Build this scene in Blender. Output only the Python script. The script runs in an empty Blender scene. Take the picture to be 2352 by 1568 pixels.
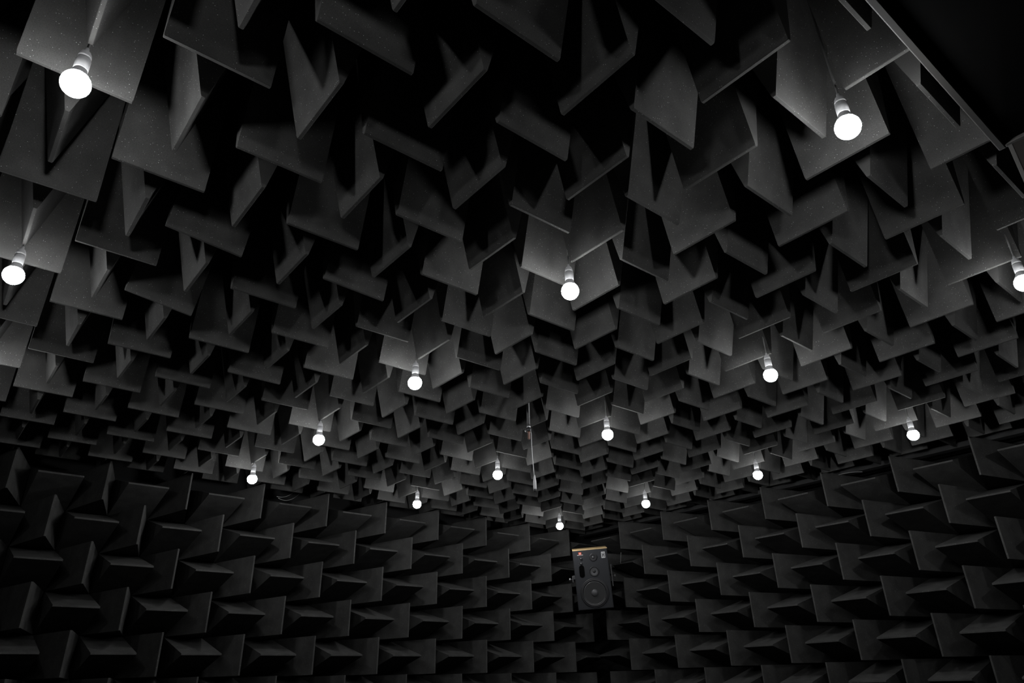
import bpy, bmesh, math, random
from mathutils import Matrix, Vector

C = bpy.context.scene.collection
S = 0.30                                   # one foam wedge cell, metres
CAMX, CAMY, CAMZ = 0.5657, -6.3077, 1.50   # camera stands here (x, y in cells, z in metres)

# ---------------------------------------------------------------- camera, world, exposure
YAW, PITCH, ROLL, FPX = 0.87719, 0.45898, -0.02525, 1599.4
cd = bpy.data.cameras.new('camera')
cam = bpy.data.objects.new('camera', cd)
C.objects.link(cam)
bpy.context.scene.camera = cam
cy, sy, cp, sp = math.cos(YAW), math.sin(YAW), math.cos(PITCH), math.sin(PITCH)
Fv = Vector((cy * cp, sy * cp, sp))
Rv = Vector((sy, -cy, 0))
Uv = Rv.cross(Fv)
cr, sr = math.cos(ROLL), math.sin(ROLL)
R2 = cr * Rv + sr * Uv
U2 = -sr * Rv + cr * Uv
M = Matrix((R2, U2, -Fv)).transposed().to_4x4()
M.translation = Vector((CAMX * S, CAMY * S, CAMZ))
cam.matrix_world = M
cd.sensor_fit = 'HORIZONTAL'
cd.sensor_width = 36.0
cd.lens = FPX * 36.0 / 2352.0
cd.clip_start = 0.02
cd.clip_end = 60

w = bpy.data.worlds.new('world')
bpy.context.scene.world = w
w.use_nodes = True
w.node_tree.nodes['Background'].inputs[0].default_value = (0, 0, 0, 1)
w.node_tree.nodes['Background'].inputs[1].default_value = 0.0
vs = bpy.context.scene.view_settings
vs.view_transform = 'Standard'
vs.look = 'None'
vs.gamma = 1.0
vs.use_curve_mapping = False
vs.exposure = 0.0
BULB = 205.0                               # emission of every bulb glass
bpy.context.scene.cycles.use_denoising = True
bpy.context.scene.cycles.use_adaptive_sampling = True
bpy.context.scene.cycles.adaptive_threshold = 0.03
bpy.context.scene.cycles.max_bounces = 3
bpy.context.scene.cycles.diffuse_bounces = 2


def P(x, y, z):
    """cell coordinates (z counted from the camera height) to metres"""
    return Vector((x * S, y * S, CAMZ + z * S))


def pix(x, y, w=None):
    """point of the world (cells) in photo pixels, and its depth"""
    d = Vector((x[0] - CAMX, x[1] - CAMY, x[2])) if w is None else w
    z = d.dot(Fv)
    if z < 0.05:
        return (-9e9, -9e9, z)
    return (1176 + FPX * d.dot(R2) / z, 784 - FPX * d.dot(U2) / z, z)


# ---------------------------------------------------------------- materials
def mat(name, col, rough=0.8, metal=0.0, emit=0.0, spec=0.5, bump=0.0, bscale=300.0, vary=0.0):
    m = bpy.data.materials.new(name)
    m.use_nodes = True
    nt = m.node_tree
    b = nt.nodes['Principled BSDF']
    b.inputs['Base Color'].default_value = (*col, 1)
    b.inputs['Roughness'].default_value = rough
    b.inputs['Metallic'].default_value = metal
    b.inputs['Specular IOR Level'].default_value = spec
    if emit:
        b.inputs['Emission Color'].default_value = (0.965, 0.98, 1.0, 1)
        b.inputs['Emission Strength'].default_value = emit
    tc = nt.nodes.new('ShaderNodeTexCoord')
    n = nt.nodes.new('ShaderNodeTexNoise')
    n.inputs['Scale'].default_value = bscale
    n.inputs['Detail'].default_value = 3
    nt.links.new(tc.outputs['Object'], n.inputs['Vector'])
    if bump:
        bp = nt.nodes.new('ShaderNodeBump')
        bp.inputs['Strength'].default_value = bump
        bp.inputs['Distance'].default_value = 0.002
        nt.links.new(n.outputs['Fac'], bp.inputs['Height'])
        nt.links.new(bp.outputs['Normal'], b.inputs['Normal'])
    if vary:
        mx = nt.nodes.new('ShaderNodeMix')
        mx.data_type = 'RGBA'
        mx.inputs[6].default_value = (*[c * (1 - vary) for c in col], 1)
        mx.inputs[7].default_value = (*[c * (1 + vary) for c in col], 1)
        nt.links.new(n.outputs['Fac'], mx.inputs[0])
        nt.links.new(mx.outputs[2], b.inputs['Base Color'])
    return m


def foam_material(name, col, speck):
    """open cell foam: fine grain plus scattered pale dust specks"""
    m = bpy.data.materials.new(name)
    m.use_nodes = True
    nt = m.node_tree
    N, L = nt.nodes, nt.links
    b = N['Principled BSDF']
    b.inputs['Roughness'].default_value = 0.95
    b.inputs['Specular IOR Level'].default_value = 0.12
    tc = N.new('ShaderNodeTexCoord')
    oi = N.new('ShaderNodeObjectInfo')
    off = N.new('ShaderNodeVectorMath')
    off.operation = 'MULTIPLY_ADD'
    L.new(oi.outputs['Random'], off.inputs[0])
    off.inputs[1].default_value = (37.0, 91.0, 53.0)
    L.new(tc.outputs['Object'], off.inputs[2])
    grain = N.new('ShaderNodeTexNoise')
    grain.inputs['Scale'].default_value = 420
    grain.inputs['Detail'].default_value = 2
    L.new(off.outputs[0], grain.inputs['Vector'])
    soft = N.new('ShaderNodeTexNoise')
    soft.inputs['Scale'].default_value = 9
    L.new(off.outputs[0], soft.inputs['Vector'])
    ramp = N.new('ShaderNodeMapRange')
    ramp.inputs['From Min'].default_value = 0.3
    ramp.inputs['From Max'].default_value = 0.7
    ramp.inputs['To Min'].default_value = 0.82
    ramp.inputs['To Max'].default_value = 1.18
    L.new(soft.outputs['Fac'], ramp.inputs['Value'])
    r2 = N.new('ShaderNodeMapRange')
    r2.inputs['From Min'].default_value = 0.3
    r2.inputs['From Max'].default_value = 0.7
    r2.inputs['To Min'].default_value = 0.8
    r2.inputs['To Max'].default_value = 1.2
    L.new(grain.outputs['Fac'], r2.inputs['Value'])
    mul = N.new('ShaderNodeMath')
    mul.operation = 'MULTIPLY'
    L.new(ramp.outputs[0], mul.inputs[0])
    L.new(r2.outputs[0], mul.inputs[1])
    base = N.new('ShaderNodeVectorMath')
    base.operation = 'SCALE'
    base.inputs[0].default_value = col
    L.new(mul.outputs[0], base.inputs['Scale'])
    # dust specks
    vor = N.new('ShaderNodeTexVoronoi')
    vor.inputs['Scale'].default_value = 150
    L.new(off.outputs[0], vor.inputs['Vector'])
    dist = N.new('ShaderNodeMath')
    dist.operation = 'LESS_THAN'
    dist.inputs[1].default_value = 0.14
    L.new(vor.outputs['Distance'], dist.inputs[0])
    sep = N.new('ShaderNodeSeparateColor')
    L.new(vor.outputs['Color'], sep.inputs[0])
    rare = N.new('ShaderNodeMath')
    rare.operation = 'GREATER_THAN'
    rare.inputs[1].default_value = 0.66
    L.new(sep.outputs[0], rare.inputs[0])
    both = N.new('ShaderNodeMath')
    both.operation = 'MULTIPLY'
    L.new(dist.outputs[0], both.inputs[0])
    L.new(rare.outputs[0], both.inputs[1])
    vary = N.new('ShaderNodeMath')
    vary.operation = 'MULTIPLY'
    L.new(both.outputs[0], vary.inputs[0])
    L.new(sep.outputs[1], vary.inputs[1])
    mx = N.new('ShaderNodeMix')
    mx.data_type = 'RGBA'
    L.new(vary.outputs[0], mx.inputs[0])
    L.new(base.outputs[0], mx.inputs[6])
    mx.inputs[7].default_value = (speck, speck, speck, 1)
    L.new(mx.outputs[2], b.inputs['Base Color'])
    bp = N.new('ShaderNodeBump')
    bp.inputs['Strength'].default_value = 0.25
    bp.inputs['Distance'].default_value = 0.001
    L.new(grain.outputs['Fac'], bp.inputs['Height'])
    L.new(bp.outputs['Normal'], b.inputs['Normal'])
    return m


FOAM = foam_material('charcoal_foam', (0.0505, 0.050, 0.048), 0.50)
SHELL = mat('dark_wall_lining', (0.012, 0.012, 0.012), 0.95, bump=0.2, bscale=60, vary=0.2)
GLASS = mat('lit_bulb_glass', (0.9, 0.9, 0.9), 0.4, emit=BULB)
GLASS.cycles.emission_sampling = 'FRONT'
WHITE = mat('white_plastic', (0.70, 0.70, 0.71), 0.5, vary=0.03, bscale=40)
SEAM = mat('dark_seam', (0.05, 0.05, 0.05), 0.7)
CORD = mat('pale_cord', (0.30, 0.30, 0.29), 0.6, vary=0.05)
GREYM = mat('grey_metal', (0.12, 0.12, 0.12), 0.5, metal=0.3, vary=0.08, bscale=30)
STEEL = mat('bright_steel', (0.6, 0.6, 0.6), 0.3, metal=0.9, vary=0.05)
BLACKP = mat('black_plastic', (0.012, 0.012, 0.013), 0.5, vary=0.1)
BROWN = mat('brown_casing', (0.12, 0.045, 0.025), 0.5, vary=0.1)
BAFFLE = mat('slate_black_baffle', (0.012, 0.013, 0.0155), 0.8, vary=0.06, bscale=60, bump=0.1)
WOOD = mat('tan_wood_top', (0.44, 0.31, 0.15), 0.6, vary=0.25, bscale=25)
CONE = mat('black_cone', (0.014, 0.014, 0.014), 0.75, vary=0.1)
RUBBER = mat('rubber_surround', (0.010, 0.010, 0.011), 0.45)
RING = mat('dull_metal_ring', (0.11, 0.11, 0.11), 0.35, metal=0.6)
DOME = mat('dome_cap', (0.05, 0.05, 0.052), 0.5)
ORANGE = mat('orange_badge', (0.62, 0.075, 0.02), 0.5)
PALE = mat('pale_print', (0.55, 0.55, 0.55), 0.6)
INK = mat('black_ink', (0.02, 0.02, 0.02), 0.6)
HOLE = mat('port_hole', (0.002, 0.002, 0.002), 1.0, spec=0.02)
PANEL = mat('black_panel', (0.0025, 0.0025, 0.0025), 0.95, spec=0.05, vary=0.15, bscale=8)
LEAF = mat('brown_grey_leaf', (0.016, 0.0145, 0.013), 0.9, spec=0.1, vary=0.15, bscale=8)
TRIMM = mat('grey_edge_strip', (0.036, 0.034, 0.031), 0.7, vary=0.1, bscale=20)
BEAM = mat('dark_beam', (0.03, 0.03, 0.03), 0.8, vary=0.1)


# ---------------------------------------------------------------- mesh helpers
def obj(name, bm, m, parent=None, smooth=False):
    me = bpy.data.meshes.new(name)
    bmesh.ops.recalc_face_normals(bm, faces=bm.faces)
    bm.to_mesh(me)
    bm.free()
    me.materials.append(m)
    if smooth:
        for p in me.polygons:
            p.use_smooth = True
    o = bpy.data.objects.new(name, me)
    C.objects.link(o)
    if parent:
        o.parent = parent
    return o


def tag(o, label, cat, group=None):
    o['label'] = label
    o['category'] = cat
    if group:
        o['group'] = group
    return o


def thing(name, label, cat, loc=(0, 0, 0), group=None):
    o = bpy.data.objects.new(name, None)
    o.empty_display_size = 0.05
    C.objects.link(o)
    o.location = loc
    return tag(o, label, cat, group)


def box(bm, x0, x1, y0, y1, z0, z1, bevel=0.0):
    g = bmesh.ops.create_cube(bm, size=1.0)
    for v in g['verts']:
        v.co = Vector((x0 + (v.co.x + .5) * (x1 - x0), y0 + (v.co.y + .5) * (y1 - y0), z0 + (v.co.z + .5) * (z1 - z0)))
    if bevel:
        es = list({e for v in g['verts'] for e in v.link_edges})
        bmesh.ops.bevel(bm, geom=es, offset=bevel, segments=2, affect='EDGES', profile=0.5)


def lathe(bm, prof, seg=32, axis='Z', origin=(0, 0, 0)):
    """prof: list of (radius, height)"""
    rings = []
    for r, h in prof:
        if r < 1e-6:
            p = (0, 0, h)
            rings.append([bm.verts.new(_ax(p, axis, origin))])
        else:
            rings.append([bm.verts.new(_ax((r * math.cos(a), r * math.sin(a), h), axis, origin))
                          for a in [2 * math.pi * k / seg for k in range(seg)]])
    for A, B in zip(rings, rings[1:]):
        for k in range(seg):
            k2 = (k + 1) % seg
            if len(A) == 1 and len(B) == 1:
                continue
            if len(A) == 1:
                bm.faces.new((A[0], B[k], B[k2]))
            elif len(B) == 1:
                bm.faces.new((A[k], A[k2], B[0]))
            else:
                bm.faces.new((A[k], A[k2], B[k2], B[k]))


def _ax(p, axis, o):
    x, y, z = p
    if axis == 'Y':
        x, y, z = x, z, y
    elif axis == 'X':
        x, y, z = z, x, y
    return Vector((x + o[0], y + o[1], z + o[2]))


def tube(bm, pts, r, seg=8):
    pts = [Vector(p) for p in pts]
    prev = None
    n = len(pts)
    up = Vector((0.3, 0.5, 0.81)).normalized()
    for k, p in enumerate(pts):
        t = (pts[min(k + 1, n - 1)] - pts[max(k - 1, 0)]).normalized()
        a = t.cross(up)
        if a.length < 1e-3:
            a = t.cross(Vector((1, 0, 0)))
        a.normalize()
        b = t.cross(a)
        rr = r[k] if isinstance(r, (list, tuple)) else r
        ring = [bm.verts.new(p + rr * (math.cos(q) * a + math.sin(q) * b)) for q in [2 * math.pi * i / seg for i in range(seg)]]
        if prev:
            for i in range(seg):
                bm.faces.new((prev[i], prev[(i + 1) % seg], ring[(i + 1) % seg], ring[i]))
        else:
            bm.faces.new(ring[::-1])
        prev = ring
    bm.faces.new(prev)


def arc(p0, p1, sag, n=14):
    p0, p1 = Vector(p0), Vector(p1)
    return [p0.lerp(p1, k / n) + Vector((0, 0, -sag * 4 * (k / n) * (1 - k / n))) for k in range(n + 1)]


# ---------------------------------------------------------------- room shell (cells)
H = 5.287                                  # height of the ceiling wedge tips above the camera
YW, XW = 13.487, 20.212                    # planes of the wall wedge tips
TAPER, BASE = 1.85, 0.45
DEPTH = TAPER + BASE
X0, Y0 = -9.5, -16.5                       # the room behind the camera
ZF = -5.0
ZC = H + DEPTH + 0.13


def slab(name, x0, x1, y0, y1, z0, z1, m=SHELL):
    bm = bmesh.new()
    a, b = P(x0, y0, z0), P(x1, y1, z1)
    box(bm, a.x, b.x, a.y, b.y, a.z, b.z)
    o = obj(name, bm, m)
    o['kind'] = 'structure'
    return o


slab('ceiling', X0 - .5, XW + DEPTH + .5, Y0 - .5, YW + DEPTH + .5, ZC, ZC + .5)
slab('floor', X0 - .5, XW + DEPTH + .5, Y0 - .5, YW + DEPTH + .5, ZF - .5, ZF)
slab('wall_left', X0, XW + DEPTH, YW + DEPTH, YW + DEPTH + .5, ZF, ZC)
slab('wall_right', XW + DEPTH, XW + DEPTH + .5, Y0 - .5, YW + DEPTH + .5, ZF, ZC)
slab('wall_back', X0 - .5, X0, Y0 - .5, YW + DEPTH + .5, ZF, ZC)
slab('wall_front', X0, XW + DEPTH, Y0 - .5, Y0, ZF, ZC)


# ---------------------------------------------------------------- foam wedges
def wedge_bm():
    """blade along X at z=0, base block towards +Z; rounded blade rim"""
    bm = bmesh.new()
    hl, t, hb = 0.4924, 0.0225, 0.490
    prof = [(-t, .007), (-t * .75, 0.0), (t * .75, 0.0), (t, .007), (hb, TAPER), (hb, DEPTH), (-hb, DEPTH), (-hb, TAPER)]
    ends = []
    for sx in (-1, 1):
        inner = [bm.verts.new(Vector((sx * hl * S, y * S, z * S))) for y, z in prof]
        ends.append(inner)
    n = len(prof)
    for k in range(n):
        bm.faces.new((ends[0][k], ends[0][(k + 1) % n], ends[1][(k + 1) % n], ends[1][k]))
    bm.faces.new(ends[0][::-1])
    bm.faces.new(ends[1])
    bmesh.ops.recalc_face_normals(bm, faces=bm.faces)
    # soften the free end edges of the blade
    es = [e for e in bm.edges if all(abs(v.co.z) < TAPER * S * .999 for v in e.verts) and abs(e.verts[0].co.x - e.verts[1].co.x) < 1e-6
          and max(v.co.z for v in e.verts) < .02 * S]
    bmesh.ops.bevel(bm, geom=es, offset=.006 * S, segments=1, affect='EDGES')
    return bm


wb = wedge_bm()
WEDGE_ME = bpy.data.meshes.new('foam_wedge')
wb.to_mesh(WEDGE_ME)
wb.free()
WEDGE_ME.materials.append(FOAM)

rng = random.Random(5)
LX = [-5.45, 0.50, 6.50, 11.40, 17.10]
LY = [-8.40, -4.42, -0.45, 3.55, 7.43, 11.28]
LZ = 4.85

# one plain name for every lamp in view
LAMP_NAME = {
    (1, 2): 'the big top left bulb', (1, 3): 'the middle left edge bulb', (1, 4): 'the cut-off left edge bulb',
    (2, 1): 'the big top right bulb', (2, 2): 'the big central bulb', (2, 3): 'the middling bulb left of centre',
    (2, 4): 'the smaller bulb left of centre', (2, 5): 'the lowest bulb at left',
    (3, 1): 'the right edge bulb', (3, 2): 'the large bulb right of centre', (3, 3): 'the bulb right of the microphone',
    (3, 4): 'the bulb left of the microphone', (3, 5): 'the lowest bulb nearing the microphone',
    (4, 2): 'the far right wall bulb', (4, 3): 'the low centre right bulb',
    (4, 4): 'the bulb right of the loudspeaker', (4, 5): 'the smallest bulb',
}
NUMW = ['', 'first', 'second', 'third', 'fourth', 'fifth', 'sixth', 'seventh', 'eighth', 'ninth', 'tenth']
CARD = ['', 'one', 'two', 'three', 'four', 'five', 'six', 'seven', 'eight', 'nine', 'ten']


def ceiling_label(i, j, fam):
    best = None
    for (a, b), nm in LAMP_NAME.items():
        di = i + .5 - LX[a]
        dj = j - LY[b]
        d = abs(di) + abs(dj)
        if best is None or d < best[0]:
            best = (d, nm, round(di), (math.floor(dj + .5) + 1) if dj > -.05 else -(math.floor(-dj + .5) + 1))
    _, nm, di, dj = best
    du = round(di)
    s = []
    if du:
        s.append(f"{CARD[abs(du)]} {'down-right' if du > 0 else 'up-left'}")
    k = max(1, abs(dj))
    s.append(f"{CARD[k] if k < 11 else k} {'down-left' if dj > 0 else 'up-right'}")
    return f"dark foam ceiling wedge, {' and '.join(s)} of {nm}"


def in_view(pts, mx=60, my=60):
    q = [pix(p, None) for p in pts]
    q = [a for a in q if a[2] > .3]
    if not q:
        return None
    x0, x1 = min(a[0] for a in q), max(a[0] for a in q)
    y0, y1 = min(a[1] for a in q), max(a[1] for a in q)
    if x1 < -mx or x0 > 2352 + mx or y1 < -my or y0 > 1568 + my:
        return None
    return (min(x1, 2352) - max(x0, 0)) * (min(y1, 1568) - max(y0, 0)), q[0][2]


# measured departures from the grid of a few blades (dx, dy, turn)
NUDGE = {(2, 2): (-.18, .04, .02), (2, 4): (-.20, .10, .10), (4, 2): (-.05, -.02, .03), (0, 2): (.05, -.03, 0), (1, 5): (0, -.03, 0)}

ceil_cells = []
for i in range(-6, 21):
    for j in range(-13, 15):
        fam = (i + j) % 2 == 0                        # True: blade along x
        cx, cyy = i + .5, float(j)
        dz = 0.0
        if cx > XW - .3 or cyy > YW - .3:
            dz = 0.12
        h = .5
        pts = [(cx - h, cyy - h, H), (cx + h, cyy - h, H), (cx - h, cyy + h, H), (cx + h, cyy + h, H),
               (cx - h, cyy - h, H + 1.6), (cx + h, cyy + h, H + 1.6)]
        near = math.hypot(cx - CAMX, cyy - CAMY)
        v = in_view(pts, 260, 330)
        if v is None:
            continue
        ceil_cells.append((near, i, j, fam, cx, cyy, dz))
ceil_cells.sort()


def place(me, mw, name):
    o = bpy.data.objects.new(name, me)
    o.matrix_world = mw
    C.objects.link(o)
    return o


def wedge_matrix(kind, cx, cyy, cz, upright, jit, lean=None):
    """kind: ceiling / left / right"""
    spin = Matrix.Rotation(math.radians(90) if upright else 0.0, 4, 'Z')
    tilt = Matrix.Rotation(jit[2], 4, 'Z') @ Matrix.Rotation(jit[3], 4, 'X')
    if kind == 'ceiling':
        R = Matrix.Identity(4)
    elif kind == 'left':                              # local z -> +y
        R = Matrix.Rotation(math.radians(-90), 4, 'X')
    else:                                             # local z -> +x, local x -> y
        R = Matrix(((0, 0, 1, 0), (1, 0, 0, 0), (0, 1, 0, 0), (0, 0, 0, 1)))
    m = R @ tilt @ spin
    if lean:                                          # the whole wedge leans about its base
        bx = math.atan2(lean[0], DEPTH)
        by = math.atan2(lean[1], DEPTH)
        base = Matrix.Translation((0, 0, DEPTH * S))
        m = base @ Matrix.Rotation(-bx, 4, 'Y') @ Matrix.Rotation(by, 4, 'X') @ base.inverted() @ m
    m.translation = P(cx, cyy, cz) + m.translation
    return m


MAXIND = 300
rest = []
seen = 0
for n, (near, i, j, fam, cx, cyy, dz) in enumerate(ceil_cells):
    lx_, ly_, jr = NUDGE.get((i, j), (rng.uniform(-.012, .012), rng.uniform(-.012, .012), rng.uniform(-.006, .006)))
    mw = wedge_matrix('ceiling', cx, cyy, H + dz, not fam, (0, 0, jr, 0.0), (lx_, ly_))
    h_ = .5
    shown = in_view([(cx - h_, cyy - h_, H), (cx + h_, cyy - h_, H), (cx - h_, cyy + h_, H), (cx + h_, cyy + h_, H)], 0, 0) is not None
    seen += shown
    if seen <= MAXIND or not shown:
        o = place(WEDGE_ME, mw, 'ceiling_wedge')
        tag(o, ceiling_label(i, j, fam), 'foam wedge', 'foam wedges on the ceiling')
    else:
        rest.append(mw)
if rest:
    bm = bmesh.new()
    for mw in rest:
        k = len(bm.verts)
        bm.from_mesh(WEDGE_ME)
        bm.verts.ensure_lookup_table()
        bmesh.ops.transform(bm, matrix=mw, verts=bm.verts[k:])
    o = obj('distant_ceiling_wedges', bm, FOAM)
    o['kind'] = 'stuff'
    tag(o, 'small distant dark foam wedges along the far end of the ceiling', 'foam wedges')

ZR = 0.8861                                           # rows of the walls: centre of row k at k + ZR
ROWW = ['top', 'second', 'third', 'fourth', 'fifth', 'sixth']
TENS = NUMW + ['eleventh', 'twelfth', 'thirteenth', 'fourteenth', 'fifteenth', 'sixteenth', 'seventeenth', 'eighteenth',
               'nineteenth', 'twentieth', 'twenty-first', 'twenty-second']
for side, cells in (('left', [(i, k) for k in range(4, -2, -1) for i in range(-1, 21)]),
                    ('right', [(i, k) for k in range(4, -2, -1) for i in range(-5, 13)])):
    last = 20 if side == 'left' else 12
    for i, k in cells:
        upright = (i + k) % 2 == 1
        if side == 'left':
            cx, cyy, cz = i + .6236, YW, k + ZR
            pts = [(cx + a, cyy + c, cz + b) for a in (-.5, .5) for b in (-.5, .5) for c in (0, 1.2)]
        else:
            cx, cyy, cz = XW, i + .4013, k + ZR
            pts = [(cx + c, cyy + a, cz + b) for a in (-.5, .5) for b in (-.5, .5) for c in (0, 1.2)]
        if in_view(pts, 150, 150) is None:
            continue
        jit = (0, 0, rng.uniform(-.006, .006), rng.uniform(-.003, .003))
        mw = wedge_matrix(side, cx + (rng.uniform(-.006, .006) if side == 'left' else 0),
                          cyy + (rng.uniform(-.006, .006) if side == 'right' else 0), cz, upright, jit)
        o = place(WEDGE_ME, mw, 'wall_wedge')
        col = last - i + 1
        tag(o, f"{'upright' if upright else 'level'} dark foam wedge on the {side} wall, {ROWW[4 - k]} row, {TENS[col]} column from the corner",
            'foam wedge', f'foam wedges on the {side} wall')

# dark beams running along the top of the right wall, behind the last ceiling wedges
for n, (xa, xb, za, zb) in enumerate(((21.18, 21.45, 5.42, 5.56), (21.75, 22.1, 5.50, 5.66))):
    bm = bmesh.new()
    a, b = P(xa, Y0, za), P(xb, YW + 1.0, zb)
    box(bm, a.x, b.x, a.y, b.y, a.z, b.z, .004)
    o = obj('trim_%d' % (n + 1), bm, BEAM)
    o['kind'] = 'structure'


# ---------------------------------------------------------------- hanging lamps
def make_lamp():
    t = thing('hanging_lamp', '', 'lamp')
    bm = bmesh.new()
    tube(bm, [(0, 0, .115), (0.001, 0, .2), (0, 0.001, .3), (0, 0, ZC * S - LZ * S)], .0032, 8)
    obj('cord', bm, CORD, t, True)
    bm = bmesh.new()
    lathe(bm, [(0, .050), (.0178, .050), (.0182, .053), (.0182, .0865), (.0176, .0875), (0, .0875)], 32)
    h = obj('lamp_holder', bm, WHITE, t, True)
    bm = bmesh.new()
    lathe(bm, [(0, .089), (.0172, .089), (.0170, .097), (.0150, .107), (.0115, .115), (.0060, .120), (.0045, .130), (0, .130)], 32)
    obj('holder_cap', bm, WHITE, h, True)
    bm = bmesh.new()
    lathe(bm, [(0.0160, .0872), (.0166, .0872), (.0166, .0893), (.0160, .0893), (0.0160, .0872)], 32)
    obj('seam_ring', bm, SEAM, h, True)
    bm = bmesh.new()
    R0 = .0365
    prof = [(0, -R0)]
    for k in range(1, 11):
        a = -math.pi / 2 + k * (math.pi / 2 + math.asin(.62)) / 10
        prof.append((R0 * math.cos(a), R0 * math.sin(a)))
    prof.append((0, R0 * .62))
    lathe(bm, prof, 28)
    g = obj('bulb', bm, GLASS, t, True)
    bm = bmesh.new()
    lathe(bm, [(0, .0228), (.0285, .0228), (.0262, .0280), (.0225, .0350), (.0185, .0430), (.0170, .0500), (0, .0500)], 40)
    obj('bulb_base', bm, WHITE, g, True)
    return t


def dup(root, loc):
    r = root.copy()
    C.objects.link(r)
    r.location = loc
    for ch in list(root.children):
        c = ch.copy()
        C.objects.link(c)
        c.parent = r
        for g in ch.children:
            d = g.copy()
            C.objects.link(d)
            d.parent = c
    return r


LAMP_LABEL = {
    (1, 2): 'big lit bulb on a white holder at the top left of the ceiling',
    (1, 3): 'lit bulb at the middle left edge, hanging below the big top left one',
    (1, 4): 'lit bulb mostly cut off by the left picture edge',
    (2, 1): 'big lit bulb at the top right, hanging from a thin cord beside the black panel',
    (2, 2): 'big lit bulb with white holder hanging above the picture centre',
    (2, 3): 'lit bulb left of centre, between the big central bulb and the smaller left ones',
    (2, 4): 'lit bulb left of centre, between a larger one and the lowest left one',
    (2, 5): 'small lit bulb at lower left just above the left wall wedges',
    (3, 1): 'lit bulb half cut off by the right picture edge',
    (3, 2): 'large lit bulb on a long cord at centre right of the ceiling',
    (3, 3): 'lit bulb just right of the hanging microphone pole',
    (3, 4): 'lit bulb just left of the hanging white microphone tube',
    (3, 5): 'small lit bulb low on the left of the microphone, above the left wall',
    (4, 2): 'lit bulb farthest right above the right wall wedges',
    (4, 3): 'small lit bulb low at centre right, above the right wall wedges',
    (4, 4): 'small lit bulb up and right of the loudspeaker',
    (4, 5): 'smallest lit bulb, hanging up and left of the loudspeaker',
}
lamp0 = make_lamp()
first = True
OUT = 0
for a, lx in enumerate(LX):
    for b, ly in enumerate(LY):
        vis = (a, b) in LAMP_LABEL
        if not vis and not ((a, b) in ((1, 1), (4, 1))):
            continue
        loc = P(lx, ly, LZ)
        r = lamp0 if first else dup(lamp0, loc)
        r.location = loc
        first = False
        if vis:
            tag(r, LAMP_LABEL[(a, b)], 'lamp', 'bare bulbs hanging from the ceiling')
        else:
            tag(r, 'lit bulb hanging outside the picture in the near part of the room', 'lamp', 'bare bulbs outside the picture')

# ---------------------------------------------------------------- black overhead panel, upper right
PZ = 5.05
t = thing('overhead_panel', 'flat black overhead panel with a thin grey rim in the upper right corner', 'panel', P(8.40, -5.19, PZ))
bm = bmesh.new()
box(bm, -5.2 * S, -.03 * S, -3.6 * S, -.03 * S, .04 * S, .14 * S)
obj('board', bm, PANEL, t)
bm = bmesh.new()
box(bm, -5.2 * S, .015 * S, -.055 * S, .015 * S, 0, .15 * S, .003)
box(bm, -.045 * S, .015 * S, -3.6 * S, -.056 * S, 0, .15 * S, .003)
obj('rim', bm, TRIMM, t)
t2 = thing('door_leaf', 'dark upright door panel with a grey edge under the overhead panel at right', 'door', P(8.43, -5.28, ZF))
bm = bmesh.new()
box(bm, -.06 * S, .02 * S, -3.4 * S, -.03 * S, 0, (PZ - ZF) * S - .004)
obj('board', bm, LEAF, t2)
bm = bmesh.new()
box(bm, -.07 * S, .03 * S, -.03 * S, .012 * S, 0, (PZ - ZF) * S - .004, .002)
obj('edge_strip', bm, TRIMM, t2)

# ---------------------------------------------------------------- microphone on its pole
t = thing('hanging_microphone', 'white tapered microphone tube on a thin white wire below a grey pole and dark clamp', 'microphone',
          P(10.02, 4.57, 4.98))
bm = bmesh.new()
lathe(bm, [(0, .02), (.0100, .02), (.0100, 2.2 * S), (0, 2.2 * S)], 20)
obj('pole', bm, GREYM, t, True)
bm = bmesh.new()
lathe(bm, [(0, .012), (.0125, .012), (.0125, .022), (.0112, .024), (.0112, .034), (0, .034)], 20)
obj('collar', bm, STEEL, t, True)
bm = bmesh.new()
lathe(bm, [(0, -.016), (.013, -.016), (.0165, -.010), (.0165, .004), (.0145, .010), (0, .012)], 20)
cl = obj('clamp', bm, BLACKP, t, True)
bm = bmesh.new()
lathe(bm, [(.0050, -.003), (.0085, -.003), (.0085, .003), (.0050, .003), (.0050, -.003)], 16, 'Y', (-.014, .012, -.008))
obj('thumb_ring', bm, STEEL, cl, True)
bm = bmesh.new()
lathe(bm, [(0, -.066), (.0075, -.066), (.0082, -.064), (.0082, -.020), (.0100, -.016), (0, -.016)], 20)
obj('casing', bm, BROWN, t, True)
bm = bmesh.new()
dx, dy = Rv.x, Rv.y
zt = (3.68 - 4.98) * S
W0 = [(.012 * dx, .012 * dy, -.006), (.016 * dx, .016 * dy, -.03), (.015 * dx, .015 * dy, -.10), (.018 * dx, .018 * dy, -.20),
      (.024 * dx, .024 * dy, zt + .085)]
tube(bm, W0, [.0016, .0019, .0021, .0022, .0032], 8)
obj('wire', bm, PALE, t, True)
bm = bmesh.new()
ox, oy = .026 * dx, .026 * dy
lathe(bm, [(0, zt - .006), (.0095, zt - .004), (.0103, zt), (.0098, zt + .045), (.0064, zt + .070), (.0032, zt + .088), (0, zt + .088)], 24, 'Z', (ox, oy, 0))
tb = obj('microphone_tube', bm, PALE, t, True)
bm = bmesh.new()
lathe(bm, [(0, zt - .018), (.0070, zt - .017), (.0080, zt - .004), (0, zt - .004)], 20, 'Z', (ox, oy, 0))
obj('black_tip', bm, BLACKP, tb, True)

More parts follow.
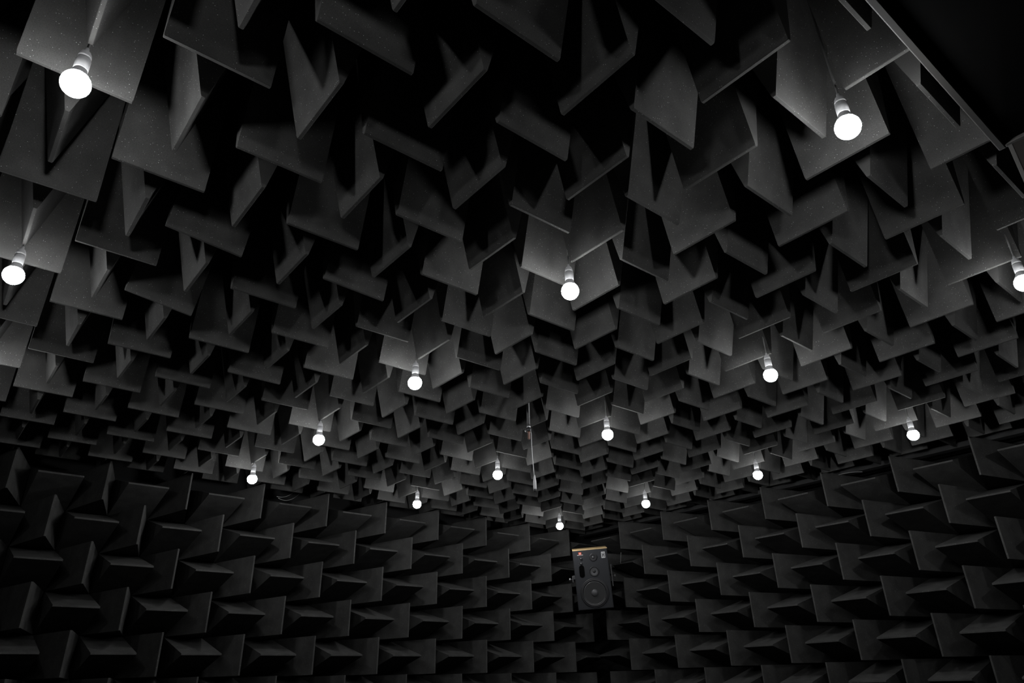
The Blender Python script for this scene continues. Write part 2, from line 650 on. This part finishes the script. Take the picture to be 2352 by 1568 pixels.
# ---------------------------------------------------------------- loudspeaker
SW, SH, SD = .362, .597, .30
sp_loc = P(18.68, 11.435, 3.252)
rot = Matrix.Rotation(-0.76, 4, 'Z') @ Matrix.Rotation(0.215, 4, 'X') @ Matrix.Rotation(-0.052, 4, 'Y')
t = thing('loudspeaker', 'black three-way studio loudspeaker with tan wooden top and white H sticker, hung in the corner', 'loudspeaker')
t.matrix_world = Matrix.Translation(sp_loc) @ rot
# local: x to the viewer's right, y away from the viewer, z up; front at y = 0
bm = bmesh.new()
box(bm, -SW / 2, SW / 2, .004, SD, -SH / 2, SH / 2 - .008, .003)
cab = obj('cabinet', bm, BAFFLE, t)
bm = bmesh.new()
box(bm, -SW / 2 - .001, SW / 2 + .001, .001, SD, SH / 2 - .010, SH / 2, .0015)
obj('wooden_top', bm, WOOD, t)
bm = bmesh.new()
box(bm, -SW / 2 + .006, SW / 2 - .006, -.002, .006, -SH / 2 + .006, SH / 2 - .012, .001)
obj('front_baffle', bm, BAFFLE, t)


def uv(px, py):
    """point of the photo's speaker front in local metres"""
    TL, TR, BR, BL = (1316.3, 1264.9), (1395.3, 1257.0), (1408, 1395), (1327.7, 1400.8)
    u = v = .5
    for _ in range(12):
        x = (1 - u) * (1 - v) * TL[0] + u * (1 - v) * TR[0] + u * v * BR[0] + (1 - u) * v * BL[0]
        y = (1 - u) * (1 - v) * TL[1] + u * (1 - v) * TR[1] + u * v * BR[1] + (1 - u) * v * BL[1]
        v += (py - y) / 137.0
        u += (px - x) / 79.5
        x = (1 - u) * (1 - v) * TL[0] + u * (1 - v) * TR[0] + u * v * BR[0] + (1 - u) * v * BL[0]
    return (u - .5) * SW, (.5 - v) * SH


def z2(x, y):
    return uv(1250 + x / 7.467, 1220 + y / 7.467)


def driver(name, cx, cz, prof, m, parent=t):
    """prof: (radius, distance in front of the baffle)"""
    bm = bmesh.new()
    lathe(bm, [(r, -.002 - d) for r, d in prof], 40, 'Y', (cx, 0, cz))
    return obj(name, bm, m, parent, True)


# woofer
wx, wz = z2(862, 1055)
wf = driver('woofer', wx, wz, [(0, .0005), (.146, .0005), (.146, .004), (.140, .006), (.136, .004), (.128, .009), (.118, .007), (.112, .002), (0, .002)], RUBBER)
driver('woofer_ring', wx, wz, [(.111, .002), (.113, .0075), (.1085, .0075), (.1065, .002)], RING, wf)
driver('woofer_cone', wx, wz, [(.1085, .006), (.036, .0022), (0, .0022)], CONE, wf)
driver('dust_cap', wx, wz, [(.036, .002), (.033, .009), (.022, .015), (.010, .018), (0, .0185)], DOME, wf)
# midrange
mx_, mz = z2(860, 690)
md = driver('midrange', mx_, mz, [(0, .0005), (.050, .0005), (.050, .004), (.047, .006), (.043, .005), (.040, .002), (0, .002)], RUBBER)
driver('midrange_cone', mx_, mz, [(.038, .007), (.016, .0022), (0, .0022)], DOME, md)
driver('midrange_cap', mx_, mz, [(.016, .002), (.014, .008), (.007, .012), (0, .013)], CONE, md)
# tweeter
tx, tz = z2(848, 450)
tw = driver('tweeter', tx, tz, [(0, .0005), (.040, .0005), (.040, .004), (.034, .005), (.020, .002), (0, .002)], RUBBER)
driver('tweeter_dome', tx, tz, [(.014, .002), (.012, .009), (.006, .013), (0, .014)], RING, tw)
# port
px_, pz = z2(652, 695)
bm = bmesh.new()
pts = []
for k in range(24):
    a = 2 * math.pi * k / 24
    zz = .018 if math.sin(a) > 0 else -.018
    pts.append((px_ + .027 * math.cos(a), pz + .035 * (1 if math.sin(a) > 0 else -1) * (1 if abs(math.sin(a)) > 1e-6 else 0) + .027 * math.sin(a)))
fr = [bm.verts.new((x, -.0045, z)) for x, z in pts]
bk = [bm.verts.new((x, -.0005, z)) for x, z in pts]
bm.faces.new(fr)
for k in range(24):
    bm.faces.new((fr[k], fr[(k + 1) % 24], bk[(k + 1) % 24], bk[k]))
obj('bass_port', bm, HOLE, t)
# badge with its lettering
bx0, bz1 = z2(600, 372)
bx1, bz0 = z2(650, 412)
bm = bmesh.new()
box(bm, bx0, bx1, -.0055, -.001, bz0, bz1, .0005)
bd = obj('orange_badge', bm, ORANGE, t)


def strokes(name, boxes, m, parent, y0=-.0075, y1=-.0052):
    bm = bmesh.new()
    for x0, x1, z0, z1 in boxes:
        box(bm, x0, x1, y0, y1, z0, z1)
    return obj(name, bm, m, parent)


bw, bh = bx1 - bx0, bz1 - bz0


def cell(u0, u1, v0, v1):
    return (bx0 + u0 * bw, bx0 + u1 * bw, bz0 + v0 * bh, bz0 + v1 * bh)


strokes('badge_lettering', [
    cell(.26, .33, .30, .80), cell(.14, .33, .22, .32), cell(.12, .19, .30, .44),                    # J
    cell(.40, .47, .22, .80), cell(.47, .60, .71, .80), cell(.47, .60, .46, .55), cell(.47, .60, .22, .31),
    cell(.58, .64, .54, .73), cell(.58, .64, .29, .48),                                              # B
    cell(.71, .78, .22, .80), cell(.78, .92, .22, .32),                                              # L
], PALE, bd)
lx0, lz = z2(578, 421)
lx1, _ = z2(678, 417)
seg = []
n = 12
for k in range(n):
    a = lx0 + (lx1 - lx0) * k / n
    seg.append((a, a + (lx1 - lx0) / n * .7, lz - .0028, lz + .0028))
strokes('model_strip', seg, PALE, t, -.0035, -.001)
# H sticker
hx0, hz1 = z2(983, 356)
hx1, hz0 = z2(1056, 457)
hz1b = (hz1 + hz0) / 2 + .0255
bm = bmesh.new()
box(bm, hx0, hx1, -.0035, -.001, hz0, hz1, .0003)
hs = obj('letter_sticker', bm, PALE, t)
hw, hh = hx1 - hx0, hz1 - hz0


def hc(u0, u1, v0, v1):
    return (hx0 + u0 * hw, hx0 + u1 * hw, hz0 + v0 * hh, hz0 + v1 * hh)


strokes('letter_h', [hc(.18, .38, .13, .87), hc(.62, .82, .13, .87), hc(.38, .62, .43, .57)], INK, hs, -.0050, -.0033)
# level controls
for yy in (480, 562):
    kx, kz = z2(640, yy)
    k0 = driver('control_knob', kx, kz, [(0, .0005), (.012, .0005), (.012, .010), (.009, .012), (0, .012)], BLACKP)
    strokes('knob_mark', [(kx - .0015, kx + .0015, kz + .001, kz + .009)], PALE, k0, -.0150, -.0135)
    strokes('scale_print', [(kx - .026, kx - .015, kz + .012, kz + .0135), (kx + .010, kx + .026, kz + .012, kz + .0135),
                            (kx - .024, kx + .020, kz - .020, kz - .0180), (kx - .028, kx - .018, kz - .004, kz - .0025)], RING, t, -.0030, -.001)
# yoke bracket, knobs and the arm to the corner
bm = bmesh.new()
yb = .13
box(bm, SW / 2 + .020, SW / 2 + .030, yb - .02, yb + .02, -.10, .12, .002)
box(bm, -SW / 2 - .030, -SW / 2 - .020, yb - .02, yb + .02, -.03, .03, .002)
box(bm, -SW / 2 - .030, -SW / 2 - .020, yb, SD + .05, -.018, .018, .002)
box(bm, SW / 2 + .020, SW / 2 + .030, yb, SD + .05, -.018, .018, .002)
box(bm, -SW / 2 - .030, SW / 2 + .030, SD + .04, SD + .05, -.018, .018, .002)
yk = obj('yoke', bm, GREYM, t)
for sx in (-1, 1):
    bm = bmesh.new()
    x0 = SW / 2 - .002
    lathe(bm, [(0, x0 * sx), (.005, x0 * sx), (.005, (SW / 2 + .045) * sx), (.014, (SW / 2 + .047) * sx), (.016, (SW / 2 + .055) * sx),
               (.013, (SW / 2 + .065) * sx), (0, (SW / 2 + .066) * sx)], 16, 'X', (0, yb, 0))
    obj('clamp_knob', bm, STEEL if sx < 0 else GREYM, yk, True)
bm = bmesh.new()
inv = t.matrix_world.inverted()
corner = inv @ P(XW + 2.1, YW + 2.1, 3.2)
tube(bm, [(0, SD + .045, 0), corner], .02, 12)
obj('mounting_arm', bm, GREYM, t, True)

# ---------------------------------------------------------------- thin loose cables near the ceiling edge
bm = bmesh.new()
tube(bm, arc(P(7.95, 13.3, 5.02), P(9.2, 15.0, 5.75), .03), .0022, 6)
tube(bm, arc(P(8.0, 13.3, 4.98), P(9.4, 15.0, 5.75), .05), .0022, 6)
tag(obj('loose_cable', bm, CORD, smooth=True), 'thin pale cable curving out above the left wall wedges', 'cable')
bm = bmesh.new()
tube(bm, arc(P(20.9, 3.4, 5.36), P(20.9, 2.5, 5.30), -.012), .0022, 6)
tag(obj('loose_cable', bm, CORD, smooth=True), 'short pale cable showing above the right wall wedges', 'cable')
bm = bmesh.new()
tube(bm, arc(P(20.05, 11.27, 4.23), P(20.05, 11.34, 3.86), 0.0), .0022, 6)
tag(obj('loose_cable', bm, CORD, smooth=True), 'short pale wire hanging beside the upper right of the loudspeaker', 'cable')

bpy.context.view_layer.update()
